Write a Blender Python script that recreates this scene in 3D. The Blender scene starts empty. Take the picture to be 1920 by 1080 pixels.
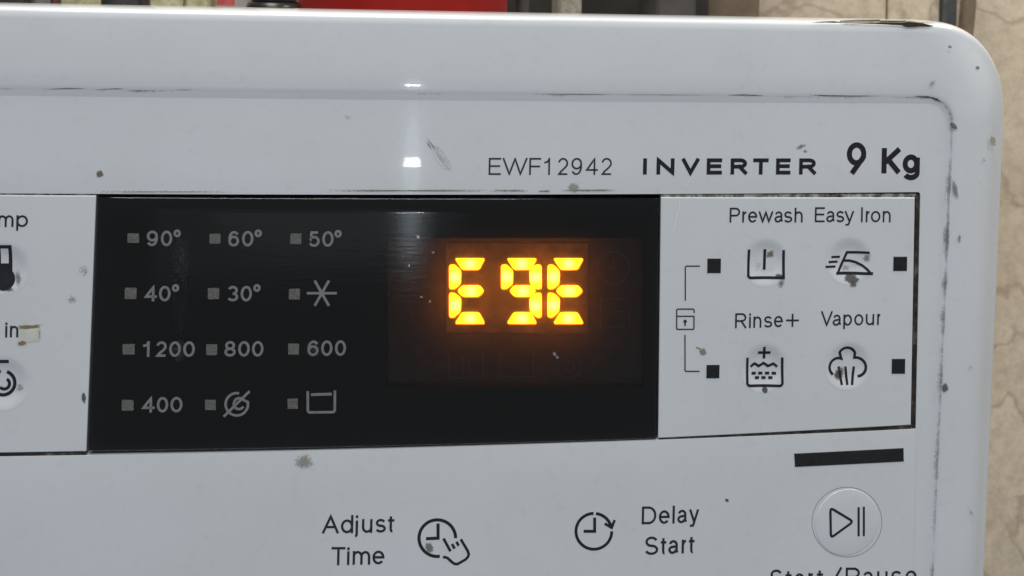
import bpy, math, random
from mathutils import Matrix, Vector, noise
random.seed(7)
sin, cos, rad = math.sin, math.cos, math.radians

# ------------------------------------------------------------------ camera, world, lamps, exposure
# panel frame in millimetres: u to the right from the machine's middle, v up from eye level, w out towards the viewer
F, DIST, HOR = 2000.0, 222.0, -46.5          # focal length in px of a 1920 wide frame, viewing distance, eye level row
YAW, ROLL, UC, BOW = rad(2.721), rad(1.284), 163.86, 2.0258e-4
Z0 = 0.87                                     # eye level above the floor
sc = bpy.context.scene
cam_d = bpy.data.cameras.new('camera')
cam = bpy.data.objects.new('camera', cam_d)
sc.collection.objects.link(cam)
cam_d.sensor_width = 36.0
cam_d.lens = 36.0 * F / 1920
cam_d.shift_y = (HOR - 540) / 1920
cam_d.dof.use_dof = True; cam_d.dof.focus_distance = DIST/1000; cam_d.dof.aperture_fstop = 50
cam_d.clip_start, cam_d.clip_end = 0.01, 50
cam.matrix_world = Matrix.Translation((UC/1000, -DIST/1000, Z0)) @ Matrix.Rotation(-YAW, 4, 'Z') @ Matrix.Rotation(rad(90), 4, 'X') @ Matrix.Rotation(ROLL, 4, 'Z')
sc.camera = cam

world = bpy.data.worlds.new('World'); sc.world = world; world.use_nodes = True
bg = world.node_tree.nodes['Background']
bg.inputs[0].default_value = (0.87, 0.94, 1.0, 1); bg.inputs[1].default_value = 0.20

def area(name, loc, target, sx, sy, power, col):
    d = bpy.data.lights.new(name, 'AREA'); d.shape = 'RECTANGLE'; d.size = sx; d.size_y = sy
    d.energy = power; d.color = col
    o = bpy.data.objects.new(name, d); sc.collection.objects.link(o); o.location = loc
    o.rotation_euler = (Vector(target) - Vector(loc)).to_track_quat('-Z', 'Y').to_euler()
    return o
area('ceiling_lamp', (0.06, -0.85, 1.9), (0.18, 0, 0.8), 0.8, 0.6, 9.6, (0.97, 0.985, 1.0))
area('overhead_lamp', (0.0, -0.02, 1.75), (0.05, 0.12, 0.8), 0.35, 0.25, 6.0, (1.0, 0.95, 0.86))
area('wall_fill_light', (0.80, -0.12, 1.40), (0.35, 0.36, 0.9), 0.25, 0.25, 3.0, (1.0, 0.91, 0.78))  # added fill that brightens the tiles, no known lamp of the room
LAMPS_AT = len(bpy.data.objects)
sc.view_settings.view_transform = 'Standard'
sc.view_settings.look = 'None'
sc.view_settings.exposure = 0.0
sc.view_settings.gamma = 1.0
sc.view_settings.use_curve_mapping = False
sc.cycles.use_denoising = True
sc.cycles.transparent_max_bounces = 16

# ------------------------------------------------------------------ frames of reference
def W(u): return BOW * (180.0**2 - u*u)       # the whole front is bowed
def tw(p):                                     # panel millimetres -> world metres
    u, v, w = p
    return Vector((u/1000, -(w + W(u))/1000, Z0 + v/1000))
def ray(px, py):
    dx, dy = px - 960, py - HOR
    a = cos(ROLL)*dx + sin(ROLL)*dy; b = -sin(ROLL)*dx + cos(ROLL)*dy
    x, y, z = a/F, -b/F, 1.0
    return cos(YAW)*x + sin(YAW)*z, y, -sin(YAW)*x + cos(YAW)*z
def mm(px, py, w=0.0):                         # point of the bowed panel seen at a place of the photograph
    dX, dV, dZ = ray(px, py)
    t = DIST
    for _ in range(8):
        u = UC + t*dX
        t = (DIST - w - W(u)) / dZ
    return (UC + t*dX, t*dV)
def mm3(px, py, w=0.0):
    u, v = mm(px, py, w); return (u, v, w)
def deep(px, py, back):                        # the same on an upright plane 'back' mm behind the front -> world metres
    dX, dV, dZ = ray(px, py)
    t = (DIST + back) / dZ
    return Vector(((UC + t*dX)/1000, back/1000, Z0 + t*dV/1000))

# the bright doorway and small lamp that the gloss mirrors
def mirror(px, py, dist):
    u, v = mm(px, py); p = tw((u, v, 0)); c = cam.matrix_world.translation
    n = Vector((-2*BOW*u*-1, -1, 0)).normalized()
    d = (p - c).normalized(); r = d - 2*d.dot(n)*n
    return p + r*dist, p
lp, lt = mirror(772, 312, 1.30)
area('small_lamp', lp, lt, 0.021, 0.018, 0.09, (1, 1, 1))
lp, lt = mirror(772, 345, 1.45)
for wx, hy, pw in ((0.030, 0.21, 0.030), (0.050, 0.26, 0.022), (0.080, 0.32, 0.018)):
    d_o = area('doorway_light', lp + (lp - lt).normalized()*wx*0.3, lt, wx, hy, pw, (0.80, 0.92, 1.0)); d_o.data.shape = 'ELLIPSE'
lp, lt = mirror(560, 250, 1.55)
area('window_light', lp, lt, 0.5, 0.45, 0.07, (0.86, 0.93, 1.0))
lp, lt = mirror(640, 384, 1.5)
area('glass_sheen_light', lp, lt, 0.46, 0.15, 0.024, (0.80, 0.90, 1.0)).data.shape = 'ELLIPSE'  # added light for a broad bluish sheen along the upper glass

# ------------------------------------------------------------------ materials
def new_mat(name):
    m = bpy.data.materials.new(name); m.use_nodes = True
    nt = m.node_tree; b = nt.nodes['Principled BSDF']
    return m, nt, b
def N(nt, kind, **kw):
    n = nt.nodes.new(kind)
    for k, val in kw.items():
        if k.startswith('i_'):
            n.inputs[k[2:].replace('_', ' ')].default_value = val
        else: setattr(n, k, val)
    return n
def ramp(nt, src, stops):
    r = nt.nodes.new('ShaderNodeValToRGB'); e = r.color_ramp.elements
    e[0].position, e[0].color = stops[0][0], stops[0][1]
    e[1].position, e[1].color = stops[-1][0], stops[-1][1]
    for p, c in stops[1:-1]:
        q = e.new(p); q.color = c
    nt.links.new(src, r.inputs[0]); return r
def g(x): return (x, x, x, 1)
def noise_tex(nt, scale, detail=4, rough=0.55, vec=None):
    t = nt.nodes.new('ShaderNodeTexCoord'); n = nt.nodes.new('ShaderNodeTexNoise')
    n.inputs['Scale'].default_value = scale; n.inputs['Detail'].default_value = detail; n.inputs['Roughness'].default_value = rough
    if vec:
        mp = nt.nodes.new('ShaderNodeMapping'); mp.inputs['Scale'].default_value = vec
        geo = nt.nodes.new('ShaderNodeNewGeometry')
        nt.links.new(geo.outputs['Position'], mp.inputs[0]); nt.links.new(mp.outputs[0], n.inputs['Vector'])
    else:
        geo = nt.nodes.new('ShaderNodeNewGeometry'); nt.links.new(geo.outputs['Position'], n.inputs['Vector'])
    return n
def mixc(nt, fac, a, b):
    m = nt.nodes.new('ShaderNodeMix'); m.data_type = 'RGBA'
    for s, val in ((6, a), (7, b)):
        if isinstance(val, tuple): m.inputs[s].default_value = val
        else: nt.links.new(val, m.inputs[s])
    if isinstance(fac, float): m.inputs[0].default_value = fac
    else: nt.links.new(fac, m.inputs[0])
    return m.outputs[2]
def math_n(nt, op, a, b):
    m = nt.nodes.new('ShaderNodeMath'); m.operation = op
    for s, val in ((0, a), (1, b)):
        if isinstance(val, (int, float)): m.inputs[s].default_value = val
        else: nt.links.new(val, m.inputs[s])
    return m.outputs[0]

def plastic(name, col, grime=False, coat_rough=0.03):
    m, nt, b = new_mat(name)
    n1 = noise_tex(nt, 28, 5); n2 = noise_tex(nt, 420, 3)
    r1 = ramp(nt, n1.outputs[0], [(0.35, (col[0]*0.945, col[1]*0.955, col[2]*0.94, 1)), (0.65, (*col, 1))])
    r2 = ramp(nt, n2.outputs[0], [(0.24, (0.86, 0.85, 0.82, 1)), (0.42, g(1))])
    base = nt.nodes.new('ShaderNodeMix'); base.data_type = 'RGBA'; base.blend_type = 'MULTIPLY'; base.inputs[0].default_value = 0.35
    nt.links.new(r1.outputs[0], base.inputs[6]); nt.links.new(r2.outputs[0], base.inputs[7])
    out = base.outputs[2]
    if grime:
        at = N(nt, 'ShaderNodeAttribute', attribute_name='grime')
        n3 = noise_tex(nt, 2300, 6, 0.75)
        n4 = noise_tex(nt, 170, 4, 0.6)
        s = math_n(nt, 'ADD', math_n(nt, 'MULTIPLY', n3.outputs[0], 0.42), math_n(nt, 'MULTIPLY', n4.outputs[0], 0.55))
        s = math_n(nt, 'ADD', s, at.outputs['Fac'])
        r = ramp(nt, s, [(0.80, g(0)), (1.30, g(0.78))])
        out = mixc(nt, r.outputs[0], out, (0.085, 0.078, 0.058, 1))
    nt.links.new(out, b.inputs['Base Color'])
    b.inputs['Roughness'].default_value = 0.42
    b.inputs['Coat Weight'].default_value = 0.75
    b.inputs['Coat Roughness'].default_value = coat_rough
    # faint horizontal ripples of the moulding
    n5 = noise_tex(nt, 1.0, 2, 0.5, (60, 60, 900))
    bp = nt.nodes.new('ShaderNodeBump'); bp.inputs['Strength'].default_value = 0.012; bp.inputs['Distance'].default_value = 0.0002
    nt.links.new(n5.outputs[0], bp.inputs['Height'])
    nt.links.new(bp.outputs[0], b.inputs['Coat Normal'])
    return m
M = {}
M['white'] = plastic('white_plastic', (0.74, 0.77, 0.815), grime=True)
M['membrane'] = plastic('white_membrane', (0.735, 0.765, 0.805), coat_rough=0.12)

def simple(name, col, rough=0.5, nscale=None, var=0.0, coat=0.0, metal=0.0, bump=0.0):
    m, nt, b = new_mat(name)
    b.inputs['Roughness'].default_value = rough; b.inputs['Coat Weight'].default_value = coat; b.inputs['Metallic'].default_value = metal
    b.inputs['Coat Roughness'].default_value = 0.08
    if nscale:
        n = noise_tex(nt, nscale, 6, 0.6)
        r = ramp(nt, n.outputs[0], [(0.3, tuple(c*(1-var) for c in col)+(1,)), (0.7, tuple(min(1, c*(1+var)) for c in col)+(1,))])
        nt.links.new(r.outputs[0], b.inputs['Base Color'])
        if bump:
            bp = nt.nodes.new('ShaderNodeBump'); bp.inputs['Strength'].default_value = bump; bp.inputs['Distance'].default_value = 0.0005
            nt.links.new(n.outputs[0], bp.inputs['Height']); nt.links.new(bp.outputs[0], b.inputs['Normal'])
    else: b.inputs['Base Color'].default_value = (*col, 1)
    return m
M['ink'] = simple('dark_ink', (0.022, 0.022, 0.030), 0.45, 700, 0.35)
M['ink_thin'] = simple('thin_dark_ink', (0.034, 0.034, 0.046), 0.45, 700, 0.3)
M['ink_bold'] = simple('bold_dark_ink', (0.014, 0.013, 0.022), 0.42, 700, 0.3)
M['lens'] = simple('black_lens', (0.008, 0.008, 0.009), 0.25, 900, 0.6, coat=0.5)
M['grey_ink'] = simple('grey_ink', (0.21, 0.21, 0.222), 0.6, 900, 0.15)
M['grey_lens'] = simple('unlit_lamp_lens', (0.135, 0.133, 0.125), 0.6, 2600, 0.5)
M['ghost'] = simple('unlit_symbol', (0.115, 0.098, 0.092), 0.6, 500, 0.3)
M['backing'] = simple('black_backing', (0.006, 0.006, 0.0055), 0.6)
M['module'] = simple('dark_brown_module', (0.078, 0.062, 0.058), 0.6, 300, 0.15)
M['block'] = simple('segment_block', (0.115, 0.088, 0.066), 0.6, 260, 0.35)
M['groove_shade_ring'] = simple('groove_shade', (0.22, 0.22, 0.22), 0.8)
M['plain_white'] = simple('painted_steel', (0.70, 0.72, 0.73), 0.4, 30, 0.04)

m, nt, b = new_mat('seam_grime'); M['seam'] = m
n = noise_tex(nt, 260, 6, 0.65); r = ramp(nt, n.outputs[0], [(0.40, (0.006, 0.006, 0.005, 1)), (0.56, (0.03, 0.027, 0.02, 1)), (0.72, (0.12, 0.12, 0.11, 1))])
nt.links.new(r.outputs[0], b.inputs['Base Color']); b.inputs['Roughness'].default_value = 0.8

m, nt, b = new_mat('smoked_glass'); M['glass'] = m
nt.nodes.remove(b)
tr = N(nt, 'ShaderNodeBsdfTransparent'); tr.inputs[0].default_value = (0.60, 0.585, 0.575, 1)
gl = N(nt, 'ShaderNodeBsdfGlossy'); gl.inputs['Roughness'].default_value = 0.06; gl.inputs[0].default_value = (1, 1, 1, 1)
fr = N(nt, 'ShaderNodeFresnel'); fr.inputs[0].default_value = 1.5
n5 = noise_tex(nt, 1.0, 3, 0.6, (160, 160, 1500)); bp = N(nt, 'ShaderNodeBump'); bp.inputs['Strength'].default_value = 0.05; bp.inputs['Distance'].default_value = 0.0002
nt.links.new(n5.outputs[0], bp.inputs['Height']); nt.links.new(bp.outputs[0], gl.inputs['Normal'])
mx = N(nt, 'ShaderNodeMixShader'); nt.links.new(fr.outputs[0], mx.inputs[0]); nt.links.new(tr.outputs[0], mx.inputs[1]); nt.links.new(gl.outputs[0], mx.inputs[2])
hz = N(nt, 'ShaderNodeBsdfRefraction'); hz.inputs['Roughness'].default_value = 0.34; hz.inputs['IOR'].default_value = 1.4; hz.inputs[0].default_value = (0.8, 0.8, 0.8, 1)
mh = N(nt, 'ShaderNodeMixShader'); mh.inputs[0].default_value = 0.17        # rough refraction added to imitate camera bloom round the digits
nt.links.new(tr.outputs[0], mh.inputs[1]); nt.links.new(hz.outputs[0], mh.inputs[2]); nt.links.new(mh.outputs[0], mx.inputs[1])
nt.links.new(mx.outputs[0], nt.nodes['Material Output'].inputs[0])

m, nt, b = new_mat('lit_segment'); M['lit'] = m
tc = N(nt, 'ShaderNodeTexCoord'); vm = N(nt, 'ShaderNodeVectorMath', operation='LENGTH'); nt.links.new(tc.outputs['Object'], vm.inputs[0])
r = ramp(nt, math_n(nt, 'MULTIPLY', vm.outputs['Value'], 1000/4.5), [(0.0, (0.95, 0.50, 0.050, 1)), (0.34, (0.92, 0.24, 0.0035, 1)), (1.0, (0.88, 0.15, 0.0010, 1))])
nt.links.new(r.outputs[0], b.inputs['Emission Color']); b.inputs['Emission Strength'].default_value = 15.0
b.inputs['Base Color'].default_value = (0.5, 0.3, 0.05, 1)

m, nt, b = new_mat('stain'); M['stain'] = m      # dried dirt: colour and cover come with each spot
at = N(nt, 'ShaderNodeAttribute', attribute_name='stain')
n = noise_tex(nt, 4200, 6, 0.8)
s = math_n(nt, 'ADD', math_n(nt, 'MULTIPLY', n.outputs[0], 1.45), at.outputs['Alpha'])
r = ramp(nt, s, [(0.80, g(0)), (1.75, g(0.66))])
nt.links.new(at.outputs['Color'], b.inputs['Base Color']); b.inputs['Roughness'].default_value = 0.75
nt.links.new(r.outputs[0], b.inputs['Alpha'])

# ------------------------------------------------------------------ mesh helpers
def mesh_obj(name, verts, faces, mat, parent=None, smooth=False, attr=None, cols=None, sharp=None):
    """verts in world metres; the object's origin is put at the middle of its box"""
    lo = Vector((min(v[0] for v in verts), min(v[1] for v in verts), min(v[2] for v in verts)))
    hi = Vector((max(v[0] for v in verts), max(v[1] for v in verts), max(v[2] for v in verts)))
    c = (lo + hi) / 2
    me = bpy.data.meshes.new(name)
    me.from_pydata([tuple(Vector(v) - c) for v in verts], [], faces)
    me.materials.append(mat)
    if attr:
        a = me.attributes.new('grime', 'FLOAT', 'POINT'); a.data.foreach_set('value', attr)
    if cols:
        a = me.attributes.new('stain', 'FLOAT_COLOR', 'POINT')
        a.data.foreach_set('color', [x for q in cols for x in q])
    if smooth:
        me.shade_smooth()
        if sharp: me.set_sharp_from_angle(angle=rad(sharp))
    me.update()
    o = bpy.data.objects.new(name, me); sc.collection.objects.link(o)
    o.location = c
    if parent is not None:
        o.parent = parent
        base = parent
        off = Vector((0, 0, 0))
        while base is not None:
            off += base.location; base = base.parent
        o.location = c - off
    return o
def empty(name, loc, label, cat, group=None):
    o = bpy.data.objects.new(name, None); sc.collection.objects.link(o); o.location = loc
    o.empty_display_size = 0.02
    o['label'] = label; o['category'] = cat
    if group: o['group'] = group
    return o
def tag(o, label=None, cat=None, kind=None):
    if label: o['label'] = label
    if cat: o['category'] = cat
    if kind: o['kind'] = kind
    return o

def loft(loops, closed=False):
    n = len(loops[0]); V = [p for L in loops for p in L]; Fc = []
    for i in range(len(loops) - 1):
        for j in range(n if closed else n - 1):
            a, b2 = i*n + j, i*n + (j + 1) % n
            Fc.append((a, b2, b2 + n, a + n))
    return V, Fc

def lerp(a, b, t): return a + (b - a)*t
PXMM = DIST/F
# round finger hollows of the soft buttons: place in the photograph, radius
HOL = [(1436, 492, 48), (1592, 489, 48), (1433, 690, 49), (1590, 686, 49)]
LH = [(6, 503, 48), (4, 719, 50)]
DIPS = [(*mm(x, y), r*PXMM) for x, y, r in HOL + LH]
def hollow(u, v, depth=0.46):
    d = 0.0
    for du, dv, r in DIPS:
        q = math.hypot(u-du, v-dv)/r
        if q < 1:
            e = min(1, (1-q)/0.62); d += depth*e*e*(3-2*e)
    return d
def tws(u, v, w): return tw((u, v, w - hollow(u, v)))
def plate(quad, wtop, wbot, bevel=0.12, step=4.0, dips=False, back=False):
    """a bowed plate with a bevelled rim; quad = TL, TR, BR, BL in (u, v); dips = round hollows (u, v, r, depth)"""
    TL, TR, BR, BL = quad
    lu = math.dist(TL, TR); lv = math.dist(TL, BL)
    nu = max(1, int(lu/step)); nv = max(1, int(lv/step))
    eu, ev = min(0.3, bevel*1.2/lu), min(0.3, bevel*1.2/lv)
    su = [0, eu] + [lerp(eu, 1-eu, i/nu) for i in range(1, nu)] + [1-eu, 1]
    sv = [0, ev] + [lerp(ev, 1-ev, i/nv) for i in range(1, nv)] + [1-ev, 1]
    V, Fc = [], []
    nU, nV = len(su), len(sv)
    for j, t in enumerate(sv):
        for i, s in enumerate(su):
            u = lerp(lerp(TL[0], TR[0], s), lerp(BL[0], BR[0], s), t); v = lerp(lerp(TL[1], TR[1], s), lerp(BL[1], BR[1], s), t)
            w = wtop - (bevel if i in (0, nU-1) or j in (0, nV-1) else 0)
            if dips: w -= hollow(u, v)
            V.append(tw((u, v, w)))
    for j in range(nV-1):
        for i in range(nU-1):
            a = j*nU + i; Fc.append((a, a+nU, a+nU+1, a+1))
    ring = [i for i in range(nU)] + [j*nU + nU-1 for j in range(1, nV)] + [(nV-1)*nU + i for i in range(nU-2, -1, -1)] + [j*nU for j in range(nV-2, 0, -1)]
    o = len(V)
    for q in ring:
        p = V[q]; V.append(Vector((p.x, -(wbot + W(p.x*1000))/1000, p.z)))
    k = len(ring)
    for i in range(k):
        Fc.append((ring[i], ring[(i+1) % k], o + (i+1) % k, o + i))
    if back: Fc.append(tuple(range(o, o+k)))
    return V, Fc

def arc(cx, cy, rx, ry, a0, a1, n=None):
    n = n or max(4, int(abs(a1-a0)/9))
    return [(cx + rx*cos(rad(a0 + (a1-a0)*i/n)), cy + ry*sin(rad(a0 + (a1-a0)*i/n))) for i in range(n+1)]

def ribbon(pts, th, w, closed=False, caps=True, V=None, Fc=None):
    """a printed stroke of width th along pts (u, v) at height w"""
    P = [pts[0]]
    for p in pts[1:]:
        if math.dist(p, P[-1]) > 1e-4: P.append(p)
    if closed and math.dist(P[0], P[-1]) < 1e-3: P.pop()
    if len(P) < 2: return
    def fine(P):
        Q_ = []
        for i in range(len(P) if closed else len(P)-1):
            a, c = P[i], P[(i+1) % len(P)]; k = max(1, int(math.dist(a, c)/0.7))
            Q_ += [(lerp(a[0], c[0], j/k), lerp(a[1], c[1], j/k)) for j in range(k)]
        return Q_ if closed else Q_ + [P[-1]]
    if caps and not closed:
        def ext(a, b):
            d = math.dist(a, b); return (a[0] + (a[0]-b[0])/d*th/2, a[1] + (a[1]-b[1])/d*th/2)
        P = [ext(P[0], P[1])] + P[1:-1] + [ext(P[-1], P[-2])]
    P = fine(P); n = len(P)
    L, R = [], []
    for i in range(n):
        a = P[i-1] if (i or closed) else None
        c = P[(i+1) % n] if (i < n-1 or closed) else None
        p = P[i]
        def nrm(x, y):
            d = math.dist(x, y); return (-(y[1]-x[1])/d, (y[0]-x[0])/d)
        if a is None: m1 = nrm(p, c); k = 1
        elif c is None: m1 = nrm(a, p); k = 1
        else:
            n1, n2 = nrm(a, p), nrm(p, c); s = (n1[0]+n2[0], n1[1]+n2[1]); l = math.hypot(*s)
            if l < 0.3: m1, k = n1, 1
            else:
                m1 = (s[0]/l, s[1]/l); k = min(2.2, 1/max(0.2, m1[0]*n1[0]+m1[1]*n1[1]))
        L.append((p[0]+m1[0]*th/2*k, p[1]+m1[1]*th/2*k)); R.append((p[0]-m1[0]*th/2*k, p[1]-m1[1]*th/2*k))
    o = len(V)
    for q in L: V.append(tws(q[0], q[1], w))
    for q in R: V.append(tws(q[0], q[1], w))
    for i in range(n if closed else n-1):
        j = (i+1) % n
        Fc.append((o+i, o+n+i, o+n+j, o+j))

# ------------------------------------------------------------------ stroke alphabet (x 0..1 across the letter, y 0..1 up to cap height)
X = 0.72
arch = lambda x0, x1: [(x0, 0.38)] + arc((x0+x1)/2, 0.43, (x1-x0)/2, 0.29, 180, 0) + [(x1, 0)]
sS = lambda h: [arc(.5, .745*h, .45, .255*h, 22, 270) + arc(.5, .25*h, .5, .25*h, 90, -158)]
six = [(arc(.5, .32, .5, .32, 0, 360), 1), (arc(.54, .52, .54, .48, 38, 180) + [(0, .32)], 2)]
GL = {
 'E': [[(1,1),(0,1),(0,0),(1,0)], [(0,.52),(.93,.52)]], 'F': [[(1,1),(0,1),(0,0)], [(0,.5),(.92,.5)]],
 'W': [[(0,1),(.26,0),(.5,1),(.74,0),(1,1)]], 'I': [[(.5,0),(.5,1)]], 'N': [[(0,0),(0,1),(1,0),(1,1)]], 'V': [[(0,1),(.5,0),(1,1)]],
 'R': [[(0,0),(0,1),(.6,1)] + arc(.6,.74,.38,.26,90,-90) + [(0,.48)], [(.55,.48),(1,0)]],
 'P': [[(0,0),(0,1),(.58,1)] + arc(.58,.73,.42,.27,90,-90) + [(0,.46)]],
 'T': [[(0,1),(1,1)], [(.5,1),(.5,0)]], 'K': [[(0,0),(0,1)], [(1,1),(.05,.40)], [(.30,.56),(1,0)]],
 'A': [[(0,0),(.5,1),(1,0)], [(.2,.33),(.8,.33)]], 'D': [[(0,0),(0,1),(.45,1)] + arc(.45,.5,.55,.5,90,-90) + [(0,0)]],
 'S': [(sS(1)[0], 2)], 's': [(sS(X)[0], 2)],
 '0': [(arc(.5,.5,.5,.5,0,360), 1)], '1': [[(1,0),(1,1)], [(0,.76),(.5,.79),(1,.97)]],
 '2': [(arc(.49,.70,.47,.30,168,-28) + [(.72,.42),(.28,.18),(.06,0),(1,0)], 2)],
 '3': [(arc(.5,.745,.44,.255,158,-90), 2), (arc(.5,.25,.5,.25,90,-155), 2)],
 '4': [[(.74,0),(.74,1),(0,.27),(1,.27)]],
 '5': [([(.92,1),(.18,1),(.08,.47)] + arc(.48,.33,.52,.33,145,-152), 2)],
 '6': six, '9': [([(1-x, 1-y) for x, y in s], k) for s, k in six],
 '8': [(arc(.5,.75,.42,.25,0,360), 1), (arc(.5,.255,.5,.255,0,360), 1)],
 'geo9': [(arc(.5,.66,.5,.34,0,360), 1), [(.93,.50),(.30,0)]],
 'g': [(arc(.47,.36,.47,.36,0,360), 1), ([(1,.70),(1,-.12)] + arc(.5,-.12,.5,.24,0,-155), 2)],
 'r': [[(0,0),(0,X)], ([(0,.36)] + arc(.85,.38,.85,.33,180,88), 2)],
 'e': [([(.03,.37),(1,.37)] + arc(.5,.36,.5,.36,2,322), 2)],
 'w': [[(0,X),(.26,0),(.5,X),(.74,0),(1,X)]], 'v': [[(0,X),(.5,0),(1,X)]],
 'a': [(arc(.47,.50,.41,.22,165,0) + [(.88,.14),(1,.02)], 2), ([(.88,.42),(.42,.37)] + arc(.40,.185,.40,.185,90,270) + [(.62,.04),(.88,.22)], 2)],
 'h': [[(0,0),(0,1)], arch(0,1)], 'n': [[(0,0),(0,X)], arch(0,1)], 'm': [[(0,0),(0,X)], arch(0,.5), arch(.5,1)],
 'y': [[(0,X),(.52,.02)], [(1,X),(.50,-.10),(.38,-.25),(.12,-.26)]],
 'o': [(arc(.5,.36,.5,.36,0,360), 1)], 'i': [[(.5,0),(.5,X)], [(.5,.94),(.5,.97)]], 'l': [[(.5,0),(.5,1)]],
 'p': [[(0,X),(0,-.27)], (arc(.5,.36,.5,.36,0,360), 1)], 'd': [[(1,0),(1,1)], (arc(.5,.36,.5,.36,0,360), 1)],
 'u': [[(0,X),(0,.27)] + arc(.5,.27,.5,.27,180,350), [(1,X),(1,0)]],
 'j': [([(.75,X),(.75,-.12)] + arc(.25,-.12,.5,.16,0,-85), 2), [(.75,.94),(.75,.97)]],
 't': [([(.42,.94),(.42,.15)] + arc(.78,.16,.36,.16,180,285), 2), [(0,.68),(1,.68)]],
 '+': [[(0,.42),(1,.42)], [(.5,0),(.5,.85)]], '/': [[(0,-.05),(1,1.05)]],
 'deg': [(arc(.5,.5,.5,.5,0,360), 1)],
}
def word(name, glyphs, base, H, th, w, mat, parent, thy=None, label=None):
    """glyphs = (character, x0, x1) in photograph columns; base = baseline rows at the first and last letter; H cap height; th stroke"""
    V, Fc = [], []
    xa, xb = glyphs[0][1], glyphs[-1][2]
    k = 0
    for gl in glyphs:
        ch, x0, x1 = gl[:3]
        b0 = base[0] + (base[1]-base[0])*((x0+x1)/2 - xa)/max(1, xb-xa)
        h = gl[3] if len(gl) > 3 else H
        if len(gl) > 4: b0 = gl[4]
        for st in GL[ch]:
            pts, mode = st if isinstance(st, tuple) else (st, 0)
            q = []
            for x, y in pts:
                wx = max(0.0, x1 - x0 - th)
                py = th/2 + y*(h - th)
                q.append(mm(x0 + th/2 + x*wx + py*0.0224, b0 - py, w))
            ribbon(q, th*PXMM, w + 0.004*(k % 5), closed=(mode == 1), caps=(mode == 0), V=V, Fc=Fc)
            k += 1
    o = mesh_obj(name, V, Fc, mat, parent)
    if label: o['label'] = label
    return o
def icon(name, strokes, w, mat, parent, label=None):
    """strokes = (points in photograph places, stroke px[, closed])"""
    V, Fc = [], []
    for k, st in enumerate(strokes):
        pts = [mm(x, y, w) for x, y in st[0]]
        if st[1] == 0:                      # filled outline
            o = len(V)
            for q in pts: V.append(tws(q[0], q[1], w + 0.004*(k % 5)))
            Fc.append(tuple(range(o, o+len(pts))))
        else:
            ribbon(pts, st[1]*PXMM, w + 0.004*(k % 5), closed=len(st) > 2 and st[2] == 1, caps=False, V=V, Fc=Fc)
    o = mesh_obj(name, V, Fc, mat, parent)
    if label: o['label'] = label
    return o
def parc(cx, cy, r, a0, a1, ry=None):        # arc in photograph places, angles counted upwards
    return [(x, 2*cy - y) for x, y in arc(cx, cy, r, ry or r, a0, a1)]
def boxpx(x0, y0, x1, y1): return [(x0, y0), (x1, y0), (x1, y1), (x0, y1)]

# ------------------------------------------------------------------ setting: the tiled wall behind
WALLB = 360.0
m, nt, b = new_mat('beige_marble'); M['marble'] = m
n = noise_tex(nt, 9, 8, 0.6); n2 = noise_tex(nt, 160, 5, 0.7)
wv = N(nt, 'ShaderNodeTexNoise'); geo = N(nt, 'ShaderNodeNewGeometry'); wv.inputs['Scale'].default_value = 14; wv.inputs['Detail'].default_value = 6; wv.inputs['Distortion'].default_value = 1.2
nt.links.new(geo.outputs['Position'], wv.inputs['Vector'])
vein = ramp(nt, wv.outputs[0], [(0.47, g(0)), (0.498, g(1)), (0.502, g(1)), (0.53, g(0))])
base = ramp(nt, n.outputs[0], [(0.3, (0.54, 0.44, 0.32, 1)), (0.55, (0.68, 0.58, 0.45, 1)), (0.75, (0.74, 0.66, 0.54, 1))])
mott = ramp(nt, n2.outputs[0], [(0.3, g(0.58)), (0.6, g(1))])
mul = N(nt, 'ShaderNodeMix', data_type='RGBA', blend_type='MULTIPLY'); mul.inputs[0].default_value = 0.6
nt.links.new(base.outputs[0], mul.inputs[6]); nt.links.new(mott.outputs[0], mul.inputs[7])
vf = math_n(nt, 'MULTIPLY', vein.outputs[0], 0.42)
nt.links.new(mixc(nt, vf, mul.outputs[2], (0.22, 0.15, 0.09, 1)), b.inputs['Base Color'])
b.inputs['Roughness'].default_value = 0.45
M['joint'] = simple('dark_joint', (0.045, 0.036, 0.028), 0.9, 300, 0.3)
def wbox(x0, x1, y0, y1, z0, z1, bev=0.0):
    V = []
    for (a, b2, d) in ((x0, x1, 0),):
        V = [(x0+bev, y0, z0+bev), (x1-bev, y0, z0+bev), (x1-bev, y0, z1-bev), (x0+bev, y0, z1-bev),
             (x0, y0+bev, z0), (x1, y0+bev, z0), (x1, y0+bev, z1), (x0, y0+bev, z1),
             (x0, y1, z0), (x1, y1, z0), (x1, y1, z1), (x0, y1, z1)]
    Fc = [(0,1,2,3)] + [(i, 4+i, 4+(i+1) % 4, (i+1) % 4) for i in range(4)] + [(4+i, 8+i, 8+(i+1) % 4, 4+(i+1) % 4) for i in range(4)] + [(11,10,9,8)]
    return V, Fc
yb = WALLB/1000
xj1 = deep(1664, 15, WALLB).x; xg0 = deep(1763, 15, WALLB).x; xg1 = deep(1791, 15, WALLB).x
wall = mesh_obj('wall', *wbox(-0.9, 1.1, yb+0.008, yb+0.06, 0.05, 1.6), M['joint']); tag(wall, 'beige marble tiled wall behind the machine', kind='structure')
edges = [-0.9, -0.28, xj1-0.62/2, xj1, (xg0+xg1)/2, 0.72, 1.1]
for i in range(len(edges)-1):
    a, c = edges[i], edges[i+1]
    x0 = a + 0.0006; x1 = c - 0.0006
    if i == 3: x1 = xg0
    if i == 4: x0 = xg1
    for z0, z1 in ((0.05, 0.46), (0.462, 1.06), (1.062, 1.6)):
        mesh_obj('tile', *wbox(x0, x1, yb, yb+0.012, z0, z1, 0.0008), M['marble'], wall)

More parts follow.
